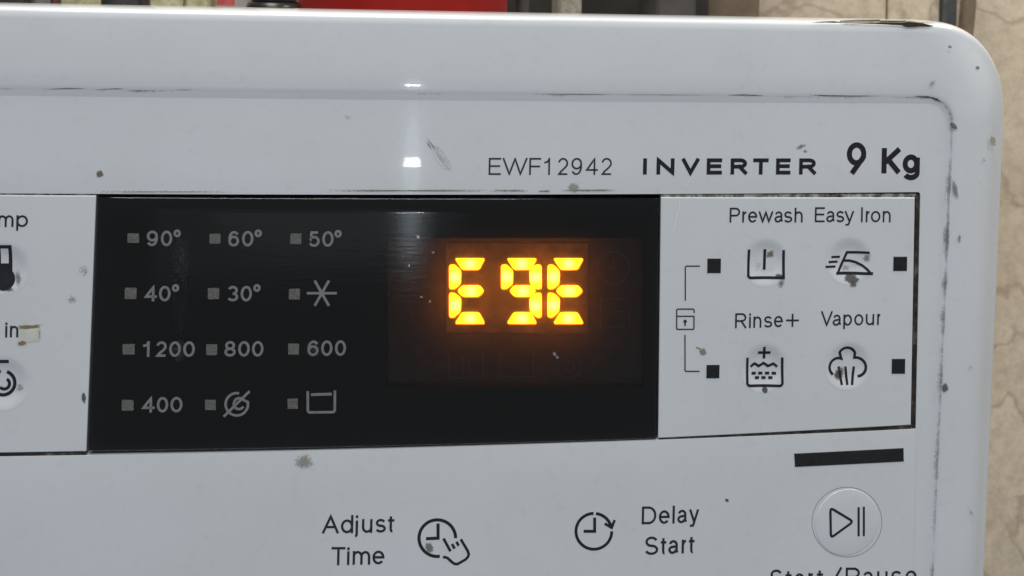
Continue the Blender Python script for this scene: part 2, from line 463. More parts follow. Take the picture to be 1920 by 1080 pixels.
M['trim'] = simple('grey_trim', (0.095, 0.105, 0.105), 0.5, 220, 0.25)
M['strip_brown'] = simple('brown_strip', (0.155, 0.115, 0.075), 0.7, 120, 0.4, bump=0.3)
tr_o = mesh_obj('trim_strip', *wbox(xg0+0.0006, xg1-0.0006, yb-0.004, yb+0.007, 0.06, 1.55, 0.001), M['trim'])
tag(tr_o, 'dark grey upright trim strip set between the beige wall tiles', 'trim')
p0, p1 = deep(1847, 0, 330), deep(1836, 118, 330)
sl = (p1 - p0) / (p0.z - p1.z)
V, Fc = wbox(-0.0033, 0.0033, -0.003, 0.003, 0, 1, 0.0008)
top, bot = p0 - sl*0.25, p0 + sl*0.55
V = [(lerp(bot.x, top.x, z) + x, yb - 0.012 + y, lerp(bot.z, top.z, z)) for x, y, z in V]
tag(mesh_obj('slanted_strip', V, Fc, M['strip_brown']), 'thin brown strip slanted in front of the beige wall at the far right', 'strip')  # slanted brown strip just in front of the tiles

# ------------------------------------------------------------------ the washing machine
WM = empty('washing_machine', (0.15, 0.15, 0.05), 'white front-loading washing machine with dark display window and grimy control panel', 'washing machine')

U_L = 10.0
# outer limits measured on the panel
top_v = mm(1300, 31, -6)[1]
u_right = mm(1885, 330, -7)[0]
V_B = mm(960, 1080)[1] - 45
def taper(u, v):
    f = min(1, max(0, (u - 260)/12)); f = f*f*(3-2*f)
    return u + 0.023*(v + 38)*f
def path(t, s, wt, ws, r):
    """top edge from the left, round the corner, down the right side"""
    P = []
    vt, ur = top_v - t, u_right - s
    uc, vc = ur - r, vt - r
    for i in range(41): P.append((lerp(U_L, uc, i/40), vt, wt, 0))
    for i in range(1, 24):
        a = i/24; th = rad(90*(1-a)); P.append((uc + r*cos(th), vc + r*sin(th), lerp(wt, ws, a*a*(3-2*a)), a))
    for i in range(37): P.append((ur, lerp(vc, V_B, i/36), ws, 1))
    return P
prof = [  # t, s, w on the top run, w on the right run
    (15, 6, -14.0, -40.0), (1.0, 1.0, -14.0, -40.0), (0.35, 0.3, -13.4, -38), (0, 0, -12.5, -36), (0, 0, -6.0, -14)]
for i in range(1, 8):
    a = rad(90*i/8); prof.append((1.0*(1-cos(a)), 2.2*(1-cos(a)), -6.0 + 5.98*sin(a), -14 + 9.5*sin(a)))
prof += [(1.25, 2.6, 0.10, -4.0), (2.6, 3.6, 0.17, -2.3), (5.5, 5.2, 0.28, -0.6), (9, 6.6, 0.36, 0.30), (12, 7.8, 0.405, 0.58),
         (13.4, 9.0, 0.41, 0.68), (14.6, 9.8, 0.385, 0.70), (15.8, 10.6, 0.33, 0.68), (16.6, 11.2, 0.275, 0.62)]
ridge0 = len(prof)
prof += [(16.75, 11.35, 0.235, 0.52), (16.95, 11.5, 0.21, 0.28), (18.05, 12.1, 0.03, 0.03), (18.25, 12.3, 0.0, 0.0)]
dv_t = mm(1300, 179)[1]; t_px = top_v - dv_t
scale_t = (t_px)/16.75
du_s = u_right - mm(1783, 330)[0]; scale_s = du_s/11.35
loops, attr = [], []
for i, (t, s, wt, ws) in enumerate(prof):
    f = min(1, t/18.0)
    r = lerp(21.5, 5.0, f)
    L = path(t*scale_t, s*scale_s, wt, ws, r)
    for (u, v, w, a) in L:
        gr = 0.0
        if i >= ridge0:
            if a == 0:
                nn = noise.noise(Vector((u*0.045, 3.1, 0)))
                gr = (0.20 + 0.55*max(0, nn)) if i in (ridge0, ridge0+1) else 0.04
                if u > 225: gr += 0.13*(i in (ridge0, ridge0+1))
            else:
                gr = 0.12
                if i == ridge0: gr = 0.36
                if i == ridge0+1: gr = 0.50
                if i == ridge0+2: gr = 0.34
                gr += 0.20*noise.noise(Vector((v*0.22, a*3, 2.0))) + 0.12*noise.noise(Vector((v*0.9, a*9, 7.0))) - 0.06
                if a < 0.2: gr *= a/0.2
        elif i == ridge0-1 and a > 0.3: gr = 0.22
        elif 5 <= i <= 12 and (a == 0 and u > u_right - 47 or 0 < a < 0.45):
            gr = (0.22 + 0.6*max(0, noise.noise(Vector((u*0.16, i*0.9, 5.0))))) if a < 0.12 else 0.05
        attr.append(gr)
    loops.append([tw((taper(u, v), v, w)) for u, v, w, a in L])
V, Fc = loft(loops)
mesh_obj('front_frame', V, Fc, M['white'], WM, smooth=True, attr=attr, sharp=40)

# face plate inside the frame, with the cut-out for the panels
ct0, ct1 = mm(60, 361), mm(1722, 363)
cut_top = (ct0[1] + ct1[1])/2 + 0.05
cut_right_t, cut_right_b = mm(1726, 364), mm(1717.5, 804)
def cut_r(v): return lerp(cut_right_t[0], cut_right_b[0], (v - cut_right_t[1])/(cut_right_b[1] - cut_right_t[1]))
cbl, cbm, cbr = mm(0, 857), mm(1232, 828), mm(1717.5, 805)
def cut_b(u):
    x = cbl[1] + (cbr[1]-cbl[1])*(u - cbl[0])/(cbr[0]-cbl[0]); return x
f0 = path(18.25*scale_t, 12.3*scale_s, 0, 0, 5.0)
inner = []
n0, n1, n2 = 41, 23, 37
uR = cut_right_t[0]
for i in range(n0): inner.append((lerp(U_L, uR-0.6, i/40), cut_top))
for i in range(1, 24):
    th = rad(90*(1-i/24)); inner.append((uR - 0.6 + 0.6*cos(th), cut_top - 0.6 + 0.6*sin(th)))
for i in range(37):
    v = lerp(cut_top-0.6, V_B, i/36); inner.append((cut_r(max(v, cbr[1])), v))
rows = []
for q in range(7):
    t = q/6
    row = []
    for (u, v, w, a), (u2, v2) in zip(f0, inner):
        uu = lerp(taper(u, v), u2, t); vv = lerp(v, v2, t)
        row.append(tw((uu, vv, -0.10 if q == 6 else 0.0)))
    rows.append(row)
V, Fc = loft(rows)
# walls of the cut-out: top and right
cutp = [p for p in inner if p[1] > cbr[1]] + [(cut_r(cbr[1]), cbr[1])]
o = len(V)
for p in cutp: V.append(tw((p[0], p[1], -0.10)))
for p in cutp: V.append(tw((p[0], p[1], -2.9)))
k = len(cutp)
for i in range(k-1): Fc.append((o+i, o+i+1, o+k+i+1, o+k+i))
# below the cut-out
nu, nv = 60, 16
o = len(V)
uB = cut_r(cbr[1])
for j in range(-1, nv+1):
    for i in range(nu+1):
        u = lerp(U_L, uB, i/nu); vt = cut_b(u)
        v = vt if j <= 0 else lerp(vt, V_B, j/nv)
        V.append(tw((u, v, -2.9 if j == -1 else (-0.10 if j == 0 else 0.0))))
for j in range(nv+1):
    for i in range(nu):
        a = o + j*(nu+1) + i; Fc.append((a, a+nu+1, a+nu+2, a+1))
mesh_obj('face_plate', V, Fc, M['white'], WM, smooth=True, attr=[0.0]*len(V), sharp=30)

# tray behind the panels: the dirty bottom of the seams
q = [(U_L, cut_top+1), (uR+1, cut_top+1), (uB+1, cbr[1]-1), (U_L, cut_b(U_L)-1)]
V, Fc = plate(q, -2.75, -3.2, 0.02, 5)
mesh_obj('panel_tray', V, Fc, M['seam'], WM)

# broken dark lines lying in the crease under the ledge
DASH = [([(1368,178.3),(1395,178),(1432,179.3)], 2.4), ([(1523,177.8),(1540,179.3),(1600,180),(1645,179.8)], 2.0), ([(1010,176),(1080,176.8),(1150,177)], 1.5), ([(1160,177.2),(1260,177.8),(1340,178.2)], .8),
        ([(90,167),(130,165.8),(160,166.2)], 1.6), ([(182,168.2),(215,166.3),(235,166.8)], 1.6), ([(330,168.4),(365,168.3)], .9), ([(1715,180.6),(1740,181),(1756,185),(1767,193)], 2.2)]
# packed dirt in the seams round the panels
m, nt, b = new_mat('packed_dirt'); M['dirt'] = m
n = noise_tex(nt, 330, 6, 0.7); r = ramp(nt, n.outputs[0], [(0.42, (0.012, 0.011, 0.009, 1)), (0.55, (0.045, 0.036, 0.024, 1)), (0.68, (0.16, 0.15, 0.13, 1))])
nt.links.new(r.outputs[0], b.inputs['Base Color']); b.inputs['Roughness'].default_value = 0.85
m, nt, b = new_mat('patchy_dirt'); M['dirt2'] = m
n = noise_tex(nt, 420, 6, 0.7); r = ramp(nt, n.outputs[0], [(0.36, (0.02, 0.018, 0.013, 1)), (0.48, (0.20, 0.19, 0.165, 1)), (0.60, (0.50, 0.50, 0.48, 1))])
nt.links.new(r.outputs[0], b.inputs['Base Color']); b.inputs['Roughness'].default_value = 0.85
def seam(P, th, w, mat):
    V, Fc = [], []
    ribbon([mm(x, y, w) for x, y in P], th*PXMM, w, caps=False, V=V, Fc=Fc)
    mesh_obj('seam_dirt', V, Fc, mat, WM)
seam([(1721.5, 364), (1717.5, 560), (1713, 802)], 9.5, -0.32, M['dirt'])
seam([(1239, 366.8), (1480, 367), (1717, 366.5)], 7.5, -0.36, M['dirt2'])
seam([(1708, 801), (1480, 813), (1236, 825.3)], 7.0, -0.36, M['dirt'])
seam([(163, 851.5), (60, 853.5), (-150, 858)], 8.0, -0.36, M['dirt'])
seam([(-150, 363.5), (180, 364)], 6.0, -0.36, M['dirt2'])

# cabinet: lid, sides and lower front
def lidrow(w, z): return [tw((lerp(U_L, u_right-5, i/20), top_v - z, w)) for i in range(21)]
V, Fc = loft([lidrow(-13.5, 14.5), lidrow(-30, 14.8), [Vector((p.x, yb-0.012, p.z)) for p in lidrow(-30, 15.0)]])
mesh_obj('lid', V, Fc, M['plain_white'], WM)
xs = taper(u_right, -120)/1000 - 0.004
ys = tw((u_right, 0, -30)).y
V, Fc = wbox(xs-0.003, xs, ys, yb-0.014, 0.06, Z0 + (top_v-24)/1000, 0.0005)
mesh_obj('side_panel', V, Fc, M['plain_white'], WM)
L1 = [tw((lerp(U_L, u_right-9, i/40), V_B-0.4, -1.5)) for i in range(41)]
L2 = [Vector((p.x, p.y, 0.06)) for p in L1]
V, Fc = loft([L1, L2]); mesh_obj('lower_front', V, Fc, M['plain_white'], WM, smooth=True)

# ---- the three panels of the control strip
def Q(a, b2, c, d, w=0): return [mm(*a, w), mm(*b2, w), mm(*c, w), mm(*d, w)]
optq = Q((1239.5, 370), (1716, 370.5), (1708.5, 797.5), (1234.5, 822))
V, Fc = plate(optq, -0.10, -2.0, 0.14, 0.5, True)
mesh_obj('option_panel', V, Fc, M['membrane'], WM, smooth=True, sharp=25)
leftq = [(U_L, mm(0, 366.5)[1]), mm(179.5, 367), mm(161, 847), (U_L, cut_b(U_L)+0.6)]
V, Fc = plate(leftq, -0.10, -2.0, 0.14, 0.5, True)
mesh_obj('programme_panel', V, Fc, M['membrane'], WM, smooth=True, sharp=25)

def dish(name, x, y, r):
    c = mm(x, y); R = r*PXMM; loops = []
    for f in (1.0, .97, .93, .88, .82, .75, .67, .58, .48, .38, .26, .14, .02):
        loops.append([tws(c[0] + R*f*cos(2*math.pi*i/48), c[1] + R*f*sin(2*math.pi*i/48), -0.08) for i in range(48)])
    V, Fc = loft(loops, closed=True)
    Fc.append(tuple(range(len(V)-48, len(V))))
    return mesh_obj(name, V, Fc, M['membrane'], WM, smooth=True)
buttons = [dish('button', *h) for h in HOL]
lbuttons = [dish('button', *h) for h in LH]
WI = -0.03                                     # print lies on the rim height of the hollows

# dark display window
DW_TL, DW_TR, DW_BR, DW_BL = (183.5, 368.5), (1236, 371), (1231, 823.5), (164.5, 847.5)
V, Fc = plate(Q(DW_TL, DW_TR, DW_BR, DW_BL), -0.06, -1.1, 0.28, 3.0)
mesh_obj('display_glass', V, Fc, M['glass'], WM, smooth=True, sharp=60)
# black backing with an opening for the digits
ox0, oy0, ox1, oy1 = 726, 446, 1207, 726
bk = -0.45
def px_grid(xs_, ys_, w, hole):
    V, Fc = [], []
    for y in ys_:
        for x in xs_:
            V.append(tw(mm3(x, y, w)))
    n = len(xs_)
    for j in range(len(ys_)-1):
        for i in range(n-1):
            if hole and hole[0] <= xs_[i] and xs_[i+1] <= hole[2] and hole[1] <= ys_[j] and ys_[j+1] <= hole[3]: continue
            a = j*n + i; Fc.append((a, a+n, a+n+1, a+1))
    return V, Fc
xs_ = [178, 300, 420, 540, 640, ox0, 820, 940, 1060, 1140, ox1, 1234]
ys_ = [372, 400, oy0, 540, 640, oy1, 780, 821]
V, Fc = px_grid(xs_, ys_, bk, (ox0, oy0, ox1, oy1))
# slanted left edge of the backing follows the glass
for j, y in enumerate(ys_):
    V[j*len(xs_)] = tw(mm3(lerp(186, 168, (y-372)/449), y, bk))
for i, x in enumerate(xs_):
    V[(len(ys_)-1)*len(xs_) + i] = tw(mm3(166.5 if i == 0 else min(x, 1229.5), lerp(846, 822, (x-164)/1066), bk))
o = len(V)
ring = [mm(ox0, oy0, bk), mm(ox1, oy0, bk), mm(ox1, oy1, bk), mm(ox0, oy1, bk)]
for w in (bk, -2.45):
    for p in ring: V.append(tw((p[0], p[1], w)))
for i in range(4): Fc.append((o+i, o+(i+1) % 4, o+4+(i+1) % 4, o+4+i))
mesh_obj('window_backing', V, Fc, M['backing'], WM)
V, Fc = px_grid([ox0-8, 800, 880, 960, 1040, 1130, ox1+8], [oy0-8, 520, 590, 660, oy1+8], -2.4, None)
mesh_obj('display_module', V, Fc, M['module'], WM)
bq = Q((836, 455), (1103, 456), (1103, 626), (836, 625), -2.0)
V, Fc = plate(bq, -2.33, -2.42, 0.02, 3.0)
mesh_obj('digit_block', V, Fc, M['block'], WM)

# seven segment digits
SEG = {'a': [(52,0),(398,0),(330,128),(133,128)], 'f': [(0,66),(60,58),(137,132),(131,282),(62,340),(0,340)], 'e': [(0,362),(62,362),(137,424),(131,574),(52,645),(0,640)],
       'g': [(80,351),(138,288),(338,288),(388,351),(326,415),(140,415)], 'd': [(133,575),(330,575),(398,703),(52,703)]}
SEG['b'] = [(438-x, y) for x, y in SEG['f']][::-1]; SEG['c'] = [(438-x, y) for x, y in SEG['e']][::-1]
def rounded(P, r):
    out = []
    n = len(P)
    for i in range(n):
        a, p, c = P[i-1], P[i], P[(i+1) % n]
        da, dc = math.dist(a, p), math.dist(p, c)
        ra, rc = min(r, da*0.4)/da, min(r, dc*0.4)/dc
        s = (lerp(p[0], a[0], ra), lerp(p[1], a[1], ra)); e = (lerp(p[0], c[0], rc), lerp(p[1], c[1], rc))
        for k in range(4):
            t = k/3
            out.append(tuple((1-t)**2*s[d] + 2*t*(1-t)*p[d] + t*t*e[d] for d in (0, 1)))
    return out
sx = 300/1705
for (x0, segs) in ((841.5, 'afged'), (938.8, 'abfgcd'), (1026.0, 'afged')):
    y0 = 483.4
    dg = bpy.data.objects.new('digit', None); sc.collection.objects.link(dg); dg.parent = WM; dg.empty_display_size = 0.005
    c = tw(mm3(x0 + 38, y0 + 62, -2.0)); dg.location = c - WM.location
    for s in segs:
        P = rounded(SEG[s], 26)
        P = [(x0 + x*sx, y0 + y*sx) for x, y in P]
        cx = sum(p[0] for p in P)/len(P); cy = sum(p[1] for p in P)/len(P)
        loops = []
        for w, f in ((-2.35, .935), (-2.02, .935), (-1.98, 0.91)):
            loops.append([tw(mm3(cx + (x-cx)*f, cy + (y-cy)*f, w)) for x, y in P])
        V, Fc = loft(loops, closed=True)
        n = len(P); Fc.append(tuple(range(2*n, 3*n)))
        mesh_obj('segment', V, Fc, M['lit'], dg)

# unlit symbols around the digits
gw = -2.36
icon('unlit_symbol', [(parc(1150, 502, 30, 0, 360), 2.5, 1), ([(1150, 484), (1150, 503), (1138, 503)], 2.5)], gw, M['ghost'], WM)
icon('unlit_symbol', [(boxpx(1126, 560, 1180, 612), 2.5, 1), ([(1126, 584), (1180, 584)], 2.5)], gw, M['ghost'], WM)
icon('unlit_symbol', [([(842, 660), (842, 708), (906, 708), (906, 660)], 2.5), ([(868, 670), (868, 700)], 2.5), ([(880, 670), (880, 700)], 2.5)], gw, M['ghost'], WM)
icon('unlit_symbol', [([(938, 655), (938, 706), (1000, 706), (1000, 655)], 2.5), ([(952, 680), (986, 680)], 2.5)], gw, M['ghost'], WM)
icon('unlit_symbol', [(parc(1066, 687, 23, 0, 360), 2.5, 1), (parc(1068, 686, 9, -150, 150), 2.5)], gw, M['ghost'], WM)

# little unlit lamps and their printed values, behind the glass
PW = -0.045
sq = [(239.2,437.5,261.2,455.5),(393,438.3,413.6,456.7),(544.6,437.5,565.7,457.4),(234.4,539.4,256,560.5),(390,540,411,561),(541.8,541.3,562.6,561.4),
      (230,644.7,252.8,665),(387,645,407.6,665.6),(540.6,644,560.7,664.6),(228.4,749.7,250.4,770),(384.6,749,405,769),(539.4,747.3,559,767)]
for x0, y0, x1, y1 in sq:
    P = rounded([(x0, y0), (x1, y0), (x1-0.4, y1), (x0-0.4, y1)], 2)
    P = [(x + random.uniform(-.5, .5), y + random.uniform(-.5, .5)) for x, y in P]
    mesh_obj('indicator_light', [tw(mm3(x, y, PW)) for x, y in P], [tuple(range(len(P)))], M['grey_lens'], WM)
TG = 4.6
def wv_(gl, base, H=29.0): word('lettering', gl, base, H, TG, PW, M['grey_ink'], WM)
def dg_(cx, cy): return ('deg', cx-6.8, cx+6.8, 14.5, cy+7.2)
wv_([('9',275,295.5),('0',301.5,322.5), dg_(332,437.5)], (461.5, 461.5))
wv_([('6',428,448),('0',453.6,474.7), dg_(484,437.5)], (462, 462))
wv_([('5',578.6,599.2),('0',604,625), dg_(633.7,438.3)], (462.8, 462.3))
wv_([('4',271.5,293.8),('0',297.9,319.4), dg_(329,540)], (565, 565))
wv_([('3',425.6,446.4),('0',451,472), dg_(481.6,540)], (565, 565))
wv_([('1',268,280),('2',292.3,312.7),('0',317,338.6),('0',343.4,365)], (669, 669))
wv_([('8',420.5,441.6),('0',446.4,468),('0',472.3,493.6)], (668.5, 668.5))
wv_([('6',576.5,597),('0',602,623),('0',627.8,648.4)], (667.5, 667))
wv_([('4',266.7,289.5),('0',293.8,315),('0',319.4,341.7)], (773.5, 773))
icon('icon', [([(575.2,549.7),(631.5,549.7)], 4.8), ([(590,526),(616.8,573.5)], 4.8), ([(616.8,526),(590,573.5)], 4.8)], PW, M['grey_ink'], WM, 'grey six-armed snowflake symbol for cold wash')
spi = parc(444, 758, 21, 78, 372) + parc(449, 757, 10.5, 40, 150) + parc(448, 757.5, 9.5, 165, 330)
icon('icon', [(spi, 4.6), ([(419.3,781.3),(468,733.4)], 4.6)], PW, M['grey_ink'], WM, 'grey spiral symbol with a slash through it')
icon('icon', [([(577,733.4),(577.2,769)] + parc(581.5,769,4.2,180,270) + parc(623.5,768.5,4.2,270,360) + [(628,732)], 4.7), ([(583,740),(622,738.8)], 5.2)], PW, M['grey_ink'], WM, 'grey tub outline with a water line')

# ---- print on the white parts
FW = 0.03
word('lettering', [('E',916,939),('W',942,988.5),('F',992,1014),('1',1020,1031),('2',1045.5,1065.5),('9',1071,1091),('4',1098.5,1121),('2',1127,1147.5)], (328, 328), 32, 3.3, FW, M['ink_thin'], WM, label='thin dark letters and digits above the display')
word('lettering', [('I',1205,1213),('N',1230.5,1264.5),('V',1278,1311),('E',1324.6,1353.7),('R',1369.3,1401),('T',1411.5,1441),('E',1454.5,1482.2),('R',1497.8,1530)], (327.3, 327.3), 30.5, 7.4, FW, M['ink_bold'], WM, label='wide bold dark capitals above the option panel')
word('lettering', [('geo9',1586.5,1624,60,326.5),('K',1652,1687.5,48,325.3),('g',1691.5,1725,46,325.3)], (326, 325), 48, 10.6, FW, M['ink_bold'], WM, label='large bold load weight lettering')
OW = -0.06
T1 = 3.5
word('lettering', [('P',1367.8,1387.6),('r',1391.5,1402),('e',1402.4,1419.7),('w',1422,1449.5),('a',1452,1468.5),('s',1469.5,1485.6),('h',1489.5,1505)], (417.3,417.3), 28, T1, OW, M['ink'], WM)
word('lettering', [('E',1527.5,1546.3),('a',1549,1565.7),('s',1567.5,1583),('y',1583.5,1601),('I',1614,1617.7),('r',1623,1632.5),('o',1632.6,1650.8),('n',1654.8,1670)], (416.7,416.7), 28.2, T1, OW, M['ink'], WM)
word('lettering', [('R',1378,1399.5),('i',1404,1408),('n',1412.3,1427.6),('s',1432,1448),('e',1451,1467.8),('+',1473.7,1497.8)], (615.8,612.5), 28.3, T1, OW, M['ink'], WM)
word('lettering', [('V',1539,1561),('a',1561,1577.6),('p',1581,1597.4),('o',1601.4,1618.8),('u',1623,1639),('r',1644.3,1652.4)], (611.5,609.3), 28, T1, OW, M['ink'], WM)
IC = M['ink_bold']
IW = -0.03
icon('icon', [([(1404.8,468),(1403.2,516)] + parc(1408.5,516,5.2,180,270) + [(1469.3,521.2),(1469.5,469)], 5.3), ([(1435.3,468),(1434,506.7)], 5.5)], IW, IC, WM, 'dark open tub symbol with an upright bar')
icon('icon', [([(1631,474),(1589.5,474),(1573,510)], 5.0), ([(1568.7,512.8),(1637,513)], 5.6), ([(1581.6,489.5),(1594,489.5),(1606,492.5),(1618,498.5),(1626,505),(1633,513)], 4.8),
     ([(1559.4,482.3),(1576.4,482.3)], 4.2), ([(1554,491.4),(1571.8,491.4)], 4.2), ([(1548,500.3),(1567.5,500.3)], 4.4)], IW, IC, WM, 'dark iron symbol with speed lines')
tub = [(1401.9,671),(1401.4,718)] + parc(1407,718,5.6,180,270) + parc(1461.5,718,5.6,270,360) + [(1467,670.5)]
wave = [(1408.5,688.8),(1411.5,686),(1415.5,683),(1419,684.5),(1423.3,687.6),(1428,685),(1432.7,682),(1437,684.6),(1441,687.6),(1446,685.5),(1451,683),(1455,686),(1458,688.8)]
st = [(tub, 5.1), ([(1433.7,650.5),(1433.7,673.5)], 5.2), ([(1422,662),(1445.5,662)], 5.2), (wave, 5.0)]
for xc in (1414.3,1426.6,1439.5,1452): st.append(([(xc-4,701),(xc+4,701)], 5.4))
for xc in (1420.3,1432.7,1445.4): st.append(([(xc-4,709.3),(xc+4,709.3)], 5.4))
icon('icon', st, IW, IC, WM, 'dark tub symbol with waves and a plus sign')
cl = parc(1573.0,689.5,17,232,70) + parc(1589.5,668,15.6,155,20) + parc(1606.5,689,17.5,100,-82)
icon('icon', [(cl, 5.3), ([(1573.8,688.5),(1579,722)], 5), ([(1586.6,688.5),(1589.3,722)], 5), ([(1602.5,688.5),(1598,722)], 5)], IW, IC, WM, 'dark cloud symbol with three steam lines')
for P in (boxpx(1326.6,485,1352,512.3), boxpx(1325,684.5,1349.4,709.5), boxpx(1675.6,481.3,1701.3,508.3), boxpx(1672.6,673,1697.7,701)):
    V, Fc = plate(Q(P[0], P[1], (P[2][0]-0.5, P[2][1]), (P[3][0]-0.5, P[3][1])), 0.0, -0.3, 0.06, 1.5)
    mesh_obj('indicator_light', V, Fc, M['lens'], WM)
lk = [([(1312.3,499),(1288,499)] + parc(1288,502,3,90,180) + [(1285,564)], 2.5), ([(1284.4,628),(1284.4,693.3)] + parc(1287.4,693.3,3,180,270) + [(1311.8,696.3)], 2.5),
      ([(1268.8,593)] + [(1268.8,615)] + parc(1271,615.3,2.2,180,270) + parc(1299,615.3,2.2,270,360) + [(1301.2,593),(1268.8,593)], 2.5),
      ([(1268.8,593),(1268.8,582)] + parc(1271.3,582,2.5,180,90) + parc(1299,582,2.5,90,0) + [(1301.6,587)], 2.5), (parc(1284.6,602.6,3.3,0,360)[:-1], 0), ([(1284.6,603),(1284.4,611.3)], 3.0)]
icon('icon', lk, OW, M['ink_thin'], WM, 'thin padlock symbol bracketed to two black squares')

# left panel, cut by the picture edge
word('lettering', [('T',-52,-29),('e',-27,-8),('m',-4,25),('p',30.5,52)], (425.5,425.5), 29, 3.6, OW, M['ink'], WM)
word('lettering', [('S',-42,-22),('p',-19,-1),('i',9.5,13.5),('n',18.5,34)], (632.5,632.5), 28.5, 3.6, OW, M['ink'], WM)
icon('icon', [(boxpx(-3.5, 463, 18, 506), 6.2, 1), (parc(6, 524, 21, 0, 360)[:-1], 0), (boxpx(-4, 495, 18.5, 520), 0)], IW, IC, WM, 'dark thermometer symbol cut by the picture edge')
icon('icon', [(parc(3.5, 719.5, 22.5, 100, 430), 6), (parc(6, 721, 10, 60, -140), 5.5), ([(-12, 678.5), (16, 678)], 6)], IW, IC, WM, 'dark spiral symbol cut by the picture edge')

# lower face
word('lettering', [('A',604,635),('d',639,662),('j',662,672.5),('u',678.4,698),('s',703.6,723.3),('t',727,739)], (1000.5,998), 34, 4.4, FW, M['ink'], WM)
word('lettering', [('T',621,647),('i',650.5,655),('m',661,694),('e',698,720.5)], (1060,1057.8), 34, 4.4, FW, M['ink'], WM)
icon('icon', [(parc(820,1009,34.4,0,278), 5.8), ([(821.4,981.6),(821.4,1009),(798.8,1010)], 5.8), ([(831.6,1009.6),(844.7,1033.6)], 5), ([(847.5,1020),(852.5,1028.6)], 5), ([(856,1015.5),(860,1023.2)], 5),
     ([(864,1011),(877,1033),(879,1039),(877.5,1044),(873,1049),(858,1057.5),(853,1057.5),(848,1054.5),(839.5,1046.5),(835,1044.8),(830.5,1044.6)], 5)], FW, IC, WM, 'dark clock symbol with a pointing hand')
icon('icon', [(parc(1113.5,996.2,33.6,91,360), 5.6), (parc(1113.5,996.2,33.6,83,16), 5.6), ([(1133.8,981.6),(1147,989.3),(1152.5,975)], 5), ([(1115,970.5),(1115,996.2),(1094.4,996)], 5.6)], FW, IC, WM, 'dark clock symbol with an arrow round it')
word('lettering', [('D',1203,1230.5),('e',1235,1255.5),('l',1260.5,1265),('a',1269.7,1288.6),('y',1292,1310)], (983.5,980), 33.5, 4.4, FW, M['ink'], WM)
word('lettering', [('S',1208.5,1234),('t',1238.5,1249),('a',1252.8,1272.5),('r',1277.7,1289),('t',1291,1302)], (1041,1037), 34.5, 4.6, FW, M['ink'], WM)
word('lettering', [('S',1443,1467),('t',1472,1484),('a',1489,1509),('r',1515,1527),('t',1531,1543),('/',1556,1578),('P',1585,1612),('a',1617,1638),('u',1644,1664),('s',1670,1691),('e',1697,1719)], (1102,1095), 34, 4.6, FW, M['ink'], WM)
V, Fc = plate(Q((1489,850.5), (1694.3,840), (1694.8,865.5), (1490.5,875.8)), 0.10, -0.3, 0.1, 2)
mesh_obj('status_lamp', V, Fc, M['lens'], WM)['label'] = 'long narrow black status lamp below the option panel'
c = mm(1588, 979); R = 65*PXMM
loops = [[tw((c[0] + (R+dr)*cos(2*math.pi*i/72), c[1] + (R+dr)*sin(2*math.pi*i/72), w)) for i in range(72)] for dr, w in ((0.02, -0.1), (0.0, 0.03), (-0.05, 0.07), (-0.16, 0.085), (-R*0.5, 0.10), (-R*0.97, 0.11))]
V, Fc = loft(loops, closed=True); Fc.append(tuple(range(len(V)-72, len(V))))
sb = mesh_obj('start_button', V, Fc, M['white'], WM, smooth=True, attr=[0.0]*len(V), sharp=50); sb['label'] = 'large round white start button'
icon('groove_shade_ring', [(parc(1588, 979, 65.6, 0, 360), 1.1, 1)], 0.012, M['groove_shade_ring'], sb)  # flat grey ring painted as the shade round the button rim
icon('icon', [(rounded([(1557,952),(1600,978),(1558,1008.5)], 7), 4.8, 1), ([(1610,951),(1610,1005.5)], 4.4), ([(1619.8,950),(1619.8,1005)], 4.2)], 0.14, IC, sb, 'dark play and pause symbol')

# ---- dirt, scratches and tape remains
def stain(pts, col, w=0.045, strength=1.0, name='stain'):
    """an irregular dried spot; pts = outline in photograph places"""
    cx = sum(p[0] for p in pts)/len(pts); cy = sum(p[1] for p in pts)/len(pts)
    V, C, Fc = [], [], []
    n = len(pts)
    for f, a in ((1.7, -0.3), (1.05, 0.16*strength), (0.5, 0.58*strength)):
        for x, y in pts:
            V.append(tws(*mm3(cx + (x-cx)*f, cy + (y-cy)*f, w))); C.append((*col, a))
    V.append(tws(*mm3(cx, cy, w))); C.append((*col, 0.85*strength))
    for k in range(2):
        for i in range(n):
            j = (i+1) % n; Fc.append((k*n+i, k*n+j, (k+1)*n+j, (k+1)*n+i))
    for i in range(n): Fc.append((2*n+i, 2*n+(i+1) % n, 3*n))
    return mesh_obj(name, V, Fc, M['stain'], WM, cols=C)
def blob(cx, cy, rx, ry, rot=0, jag=0.16, n=22):
    P = []
    for i in range(n):
        a = 2*math.pi*i/n; q = 1 + random.uniform(-jag, jag)
        x, y = rx*q*cos(a), ry*q*sin(a); P.append((cx + x*cos(rad(rot)) - y*sin(rad(rot)), cy + x*sin(rad(rot)) + y*cos(rad(rot))))
    return P
BR, GY, BK, YL = (0.13, 0.085, 0.04), (0.16, 0.16, 0.145), (0.02, 0.02, 0.017), (0.26, 0.22, 0.12)
